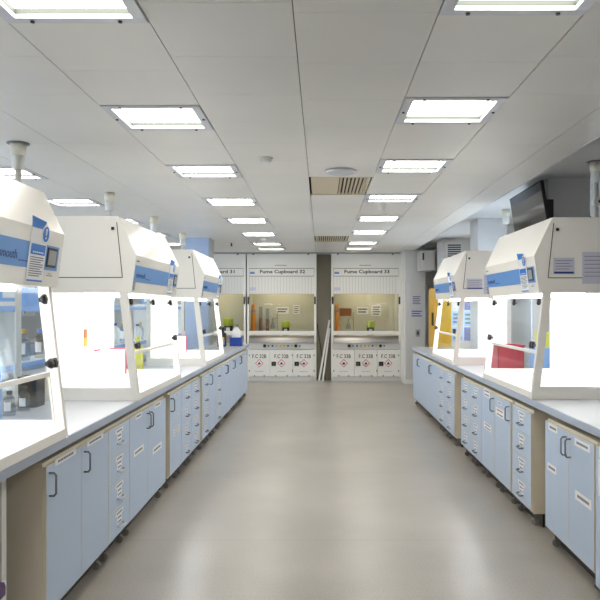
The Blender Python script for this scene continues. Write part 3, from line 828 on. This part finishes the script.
def yellow_tube(x, lab):
    t = thing('yellow_cylinder', lab, 'cylinder', (x, YC + .30, .9652), group='yellow tubes in the fume cupboards')
    B().lathe([(.045, 0), (.048, .01), (.048, .66), (.044, .67)], (0,0,0), M_orange, 20).build('body', t, local=True)
    B().lathe([(.049, .0), (.049, .09)], (0,0,0), M_redline, 20).build('base_band', t, local=True)
    B().lathe([(.0485, .50), (.0485, .58)], (0,0,0), M_lgrey, 20).build('label_band', t, local=True)
yellow_tube(-1.465, 'tall yellow tube standing inside fume cupboard 32')
yellow_tube(.345, 'tall yellow tube standing inside fume cupboard 33')
YBK = YC + .70
def notice(x0, x1, z0, z1, lab, m=M_paper, n=4, y=YBK, name='notice', group=None, pm=None):
    t = thing(name, lab, 'notice', ((x0+x1)/2, y, z0), group=group)
    B().box((x0, y - .003, z0), (x1, y, z1), m).build('sheet', t)
    b = B()
    for k in range(n):
        zz = z1 - (z1 - z0) * (k + .8) / (n + .6)
        b.box((x0 + (x1-x0)*.1, y - .0042, zz - (z1-z0)*.22/n), (x1 - (x1-x0)*(.1 + .12*(k % 2)), y - .003, zz + (z1-z0)*.22/n), pm or M_ink)
    b.build('print', t)
notice(-1.0, -.72, 1.43, 1.58, 'wide notice on the back wall inside the cupboard left of the dark gap', n=2)
notice(-.62, -.48, 1.43, 1.62, 'narrow notice on the back wall inside the cupboard left of the dark gap')
notice(.80, 1.06, 1.42, 1.58, 'wide notice beside the brown board inside the cupboard right of the dark gap', n=2)
notice(1.13, 1.34, 1.38, 1.62, 'tall notice at right on the back wall of the cupboard right of the dark gap')
def board(x0, x1, z0, z1, lab):
    t = thing('brown_panel', lab, 'panel', ((x0+x1)/2, YBK, z0))
    B().box((x0, YBK - .012, z0), (x1, YBK - .001, z1), M_brown).build('board', t)
    b = B(); b.box((x0 - .01, YBK - .016, z1), (x1 + .01, YBK - .001, z1 + .012), M_liner); b.box((x0 - .01, YBK - .016, z0 - .012), (x1 + .01, YBK - .001, z0), M_liner)
    b.build('edge_strip', t)
board(.42, .68, 1.38, 1.55, 'brown board on the back of fume cupboard 33')
def beaker(x, y, z, r, hgt, m, lab, fill=None):
    t = thing('measuring_cylinder', lab, 'cylinder', (x, y, z), group='measuring cylinders in fume cupboard 32')
    B().lathe([(r*1.5, 0), (r*1.5, .012), (r, .02), (r, hgt), (r*1.05, hgt + .005)], (0,0,0), M_clear, 16).build('glass', t, local=True)
    B().lathe([(r*.9, .021), (r*.9, hgt*.6)], (0,0,0), m, 14).build('liquid', t, local=True)
beaker(-1.33, YC + .5, .9652, .04, .62, M_brown, 'left brown-filled glass cylinder in fume cupboard 32')
beaker(-1.18, YC + .5, .9652, .04, .58, M_brown, 'right brown-filled glass cylinder in fume cupboard 32')
def stand(x, lab):
    t = thing('retort_stand', lab, 'stand', (x, YC + .4, .9652), group='retort stands in the fume cupboards')
    B().box((-.1, -.06, 0), (.1, .06, .012), M_steel).build('base', t, local=True)
    B().lathe([(.007, .012), (.007, .5)], (.05, 0, 0), M_steel, 8).build('rod', t, local=True)
    B().tube([(.05, 0, .38), (-.06, -.01, .36)], .006, M_steel).build('clamp', t, local=True)
    B().lathe([(.05, .14), (.055, .18), (.03, .25), (.015, .29), (.015, .36)], (-.06, -.01, 0), M_clear, 16).build('flask', t, local=True)
stand(-1.0, 'steel retort stand with a flask in fume cupboard 32')
stand(.66, 'steel retort stand with a flask in fume cupboard 33')
def lime(x, y, z, lab, s=1.0):
    t = thing('lime_topped_jar', lab, 'jar', (x, y, z), group='lime-topped jars')
    B().lathe([(.08*s, 0), (.08*s, .16*s), (.075*s, .17*s)], (0,0,0), M_black, 20).build('holder', t, local=True)
    B().box((-.035*s, -.086*s, .02), (.035*s, -.0795*s, .14*s), M_paper).build('label', t, local=True)
    B().lathe([(.09*s, .17*s), (.095*s, .18*s), (.09*s, .29*s), (.07*s, .31*s)], (0,0,0), M_green, 20).build('lid', t, local=True)
lime(-.77, YC + .35, .9652, 'lime-topped black jar inside fume cupboard 32')
lime(1.08, YC + .35, .9652, 'lime-topped black jar inside fume cupboard 33')
lime(-2.02, YC + .35, .9652, 'lime-topped black jar inside fume cupboard 31', 1.2)

# poles leaning in the gap between the cupboards
def leaner(x0, x1, ztop, y0, m, lab, r=.016, name='leaning_strip', cat='strip'):
    b = B(); a = Vector((x0, y0, 0)); e = Vector((x1, YC + .235, ztop)); d = (e - a).normalized()
    u = Vector((0, 0, 1)).cross(d); u = (Vector((1,0,0)) - d * d.x).normalized(); v = d.cross(u)
    Mx = Matrix(((u.x, v.x, d.x, a.x), (u.y, v.y, d.y, a.y), (u.z, v.z, d.z, a.z), (0,0,0,1)))
    L = (e - a).length
    b.box((-r, -.006, .003), (r, .006, L), m, Mx)
    return tag(b.build(name, bevel=.002), lab, cat, 'strips leaning between the fume cupboards')
leaner(-.045, .185, 1.30, YC + .02, M_pvc, 'longer white strip leaning in the gap between the cupboards, left foot', .02)
leaner(.035, .19, 1.12, YC - .02, M_pvc, 'second white strip leaning in the gap, foot nearer cupboard 33', .018)
leaner(.10, -.085, 1.22, YC + .12, M_black, 'thin black rod leaning against cupboard 32 in the gap', .008, 'leaning_rod', 'rod')

# ------------------------------------------------------------------ right-hand far corner
t = thing('safety_cabinet', 'yellow storage cabinet beyond the far end of the right bench', 'cabinet', (2.3, Y(10.35), 0))
yc0 = Y(10.2)
B().box((2.0, yc0, .06), (2.22, yc0 + 1.0, 1.92), M_yellow).build('body', t, bevel=.005)
for k in range(2):
    d = B().box((1.982, yc0 + .01 + k*.495, .08), (2.0, yc0 + .485 + k*.495, 1.90), M_yellow).build('door', t, bevel=.003)
    B().box((1.965, yc0 + (.43 if k == 0 else .515), 1.25), (1.982, yc0 + (.47 if k == 0 else .555), 1.48), M_black).build('handle', d)
B().box((2.02, yc0 + .02, 0), (2.20, yc0 + .98, .06), M_black).build('plinth', t)
notice(1.86, 2.06, 1.62, 1.82, 'upper printed notice on the wall right of fume cupboard 33', M_lilac, 5, Y(12.3), group='wall notices')
notice(1.83, 2.09, 1.36, 1.53, 'lower printed notice on the wall right of fume cupboard 33', M_lilac, 3, Y(12.3), group='wall notices')
t = thing('wall_switch', 'grey switch plate on the wall below the two notices', 'switch', (1.99, Y(12.3), 1.0))
B().box((1.94, Y(12.3) - .01, .97), (2.03, Y(12.3), 1.12), M_lgrey).build('plate', t, bevel=.003)
B().box((1.965, Y(12.3) - .018, 1.01), (2.005, Y(12.3) - .01, 1.08), M_inkdark).build('rocker', t)
t = thing('wall_box', 'pale wall-mounted unit with a dark end slot above the far right corner', 'unit', (2.12, Y(11.7), 2.2))
B().box((1.96, Y(11.75), 2.30), (2.2399, Y(11.75) + .55, 2.68), M_fcgrey).build('casing', t, bevel=.006)
B().box((1.985, Y(11.75) - .004, 2.50), (2.02, Y(11.75), 2.64), M_dark).build('slot', t)
B().box((2.14, Y(11.75) + .2, 2.45), (2.2399, Y(12.9), 2.60), M_fcgrey).build('mounting_arm', t)
t = thing('air_unit', 'grey louvred air unit high on the far right column above the farther hood', 'unit', (2.44, Y(11.2) - .12, 2.48))
B().box((2.30, Y(11.2) - .25, 2.48), (2.58, Y(11.2), 2.77), M_fcgrey).build('casing', t, bevel=.006)
b = B()
for k in range(6): b.box((2.32, Y(11.2) - .256, 2.50 + k*.04), (2.56, Y(11.2) - .25, 2.525 + k*.04), M_inkdark)
b.build('louvre', t)
k = 0
for x0, x1, z0, z1, m, lab in ((2.68, 2.86, 1.52, 1.78, M_poster2, 'deep blue poster, topmost on the far right column'), (2.45, 2.64, 1.24, 1.5, M_poster, 'pale blue poster at left on the far right column'), (2.67, 2.88, 1.22, 1.5, M_poster, 'pale blue poster at right on the far right column'), (2.45, 2.64, .95, 1.2, M_poster, 'lower left pale blue poster on the far right column'), (2.67, 2.88, .95, 1.2, M_poster2, 'lower right deep blue poster on the far right column')):
    notice(x0, x1, z0, z1, lab, m, 3, Y(11.2), 'poster', 'posters on the far right column')

# ------------------------------------------------------------------ the bay behind the left hoods
bb = thing('lab_bench', 'grey-topped lab bench back to back behind the left hoods', 'bench', (-2.65, 6.8, 0), group='lab benches')
B().box((-2.24, 2.6, BENCH - .045), (-3.0, Y(10.0), BENCH), M_top).build('worktop', bb)
B().box((-3.006, 2.6, BENCH - .045), (-3.0, Y(10.0), BENCH), M_edge).build('front_edging', bb)
for y in (2.7, 7.0, 11.6):
    B().box((-2.3, y, 0), (-2.95, y + .05, BENCH - .045), M_pvc).build('leg', bb)
rs = thing('reagent_shelf', 'white two-tier reagent shelf on the bench behind the left hoods', 'shelf', (-2.4, 6.8, BENCH))
for y in (3.0, 5.2, 7.4, 9.6, 11.4):
    B().box((-2.25, y, BENCH), (-2.55, y + .03, 1.62), M_pvc).build('upright', rs)
for z in (1.13, 1.56):
    b = B(); b.box((-2.25, 2.95, z), (-2.55, 11.5, z + .02), M_pvc); b.box((-2.243, 2.95, z - .015), (-2.25, 11.5, z + .028), M_lblue)
    b.build('shelf', rs)
random.seed(3)
gb = 'bottles on the reagent shelf behind the left hoods'
def bl(i): return 'clear bottle with %s cap on the lower reagent shelf, %s seen through the hoods' % (['blue', 'blue', 'yellow'][i % 3], 'partly')
for i in range(26):
    y = 3.2 + i * .31
    m, cp = [(M_clear, M_blue), (M_pvc, M_blue), (M_clear, M_yellow)][i % 3]
    o = wash_bottle(-2.36 - .05 * random.random(), y, 1.1502, .2 + .06 * random.random(), .045, m, cp,
        ['clear bottle with blue cap on the lower reagent shelf', 'white bottle with blue cap on the lower reagent shelf', 'clear bottle with yellow cap on the lower reagent shelf'][i % 3], group=gb + ', ' + ['clear blue-capped', 'white blue-capped', 'clear yellow-capped'][i % 3], cardm=M_paper)
cds = [(4.72, 4.95, M_box, 'brown carton'), (5.5, 5.8, M_lblue, 'light blue box'), (6.5, 6.9, M_paper, 'white box'), (8.0, 8.4, M_lgrey, 'grey box'), (9.9, 10.3, M_lblue, 'light blue tub box')]
pos = ['nearest the viewer', 'second from the viewer', 'in the middle of the row', 'fourth along the row', 'at the far end']
for (a, e, m, nm), p in zip(cds, pos):
    carton(-2.53, -2.29, a, e, 1.5802, 1.82, m, '%s on the upper reagent shelf, %s' % (nm, p), group='boxes on the upper reagent shelf', cardm=M_paper)
for i, y in enumerate((Y(3.45), Y(3.62), Y(3.8))):
    wash_bottle(-1.88, y, BENCH, .15, .036, M_clear, M_black, 'small clear bottle on the left bench, %s of three behind the near hood' % ['nearest', 'middle', 'farthest'][i], group='small bottles between the left hoods', cardm=M_paper)
t = thing('monitor', 'light blue boxy unit on the left bench right behind the near hood', 'unit', (-1.85, Y(3.2), BENCH))
B().box((-1.97, Y(3.12), BENCH), (-1.72, Y(3.12) + .14, BENCH + .34), M_lblue).build('casing', t, bevel=.008)
B().box((-1.94, Y(3.12) - .004, BENCH + .2), (-1.75, Y(3.12), BENCH + .31), M_paper).build('front_plate', t)
carton(-1.97, -1.85, Y(3.9), Y(3.9) + .14, BENCH, BENCH + .2, M_dark, 'dark box on the left bench against the middle hood', cat='box')
# wall cupboards on the far left wall
for k, y in enumerate((4.75, 9.0, 13.2)):
    t = thing('wall_cupboard', 'white wall cupboard by the left windows, %s' % ['nearest', 'middle one', 'farthest'][k], 'cupboard', (XL + .2, y + .6, 1.4), group='wall cupboards')
    B().box((XL + .0005, y, 1.4), (XL + .35, y + 1.2, 2.1), M_fc).build('body', t)
    for q in range(2):
        d = B().box((XL + .35, y + .01 + q*.595, 1.41), (XL + .37, y + .59 + q*.595, 2.09), M_fc).build('door', t)
        B().box((XL + .37, y + (.5 if q == 0 else .65), 1.45), (XL + .385, y + (.515 if q == 0 else .665), 1.6), M_handle).build('handle', d)
wb = thing('lab_bench', 'long bench under the windows of the left wall', 'bench', (XL + .4, 8.0, 0), group='lab benches')
B().box((XL + .001, 1.5, BENCH - .045), (XL + .75, 14.5, BENCH), M_top).build('worktop', wb)
B().box((XL + .001, 1.52, 0), (XL + .6, 14.48, BENCH - .045), M_door).build('underframe', wb)

# crates in the kneehole at the near left
t = thing('storage_crate', 'blue crate with purple lid on the floor at the lower left corner', 'crate', (-1.57, 2.91, 0))
B().box((-1.385, 2.77, 0), (-1.76, 3.05, .34), M_lblue).build('body', t, bevel=.01)
B().box((-1.37, 2.75, .325), (-1.775, 3.07, .385), M_purple).build('lid', t, bevel=.01)

# ------------------------------------------------------------------ world, camera, view
w = bpy.data.worlds.new('sky'); S.world = w; w.use_nodes = True
bg = w.node_tree.nodes['Background']; bg.inputs['Color'].default_value = (.78, .88, 1.0, 1); bg.inputs['Strength'].default_value = 5.0
cam = bpy.data.cameras.new('camera'); co = bpy.data.objects.new('camera', cam); COL.objects.link(co)
co.location = (0, 0, 1.58); co.rotation_euler = (math.pi/2, 0, 0)
cam.sensor_width = 36; cam.lens = 36 * 600 * KF / 600; cam.shift_x = -.035; cam.shift_y = .01167
cam.clip_start = .05
S.camera = co
S.view_settings.view_transform = 'Standard'; S.view_settings.look = 'None'
S.view_settings.exposure = 1.1; S.view_settings.gamma = 1; S.view_settings.use_curve_mapping = False
S.cycles.use_denoising = True
S.cycles.max_bounces = 10; S.cycles.diffuse_bounces = 5; S.cycles.transparent_max_bounces = 24
S.cycles.sample_clamp_indirect = 6
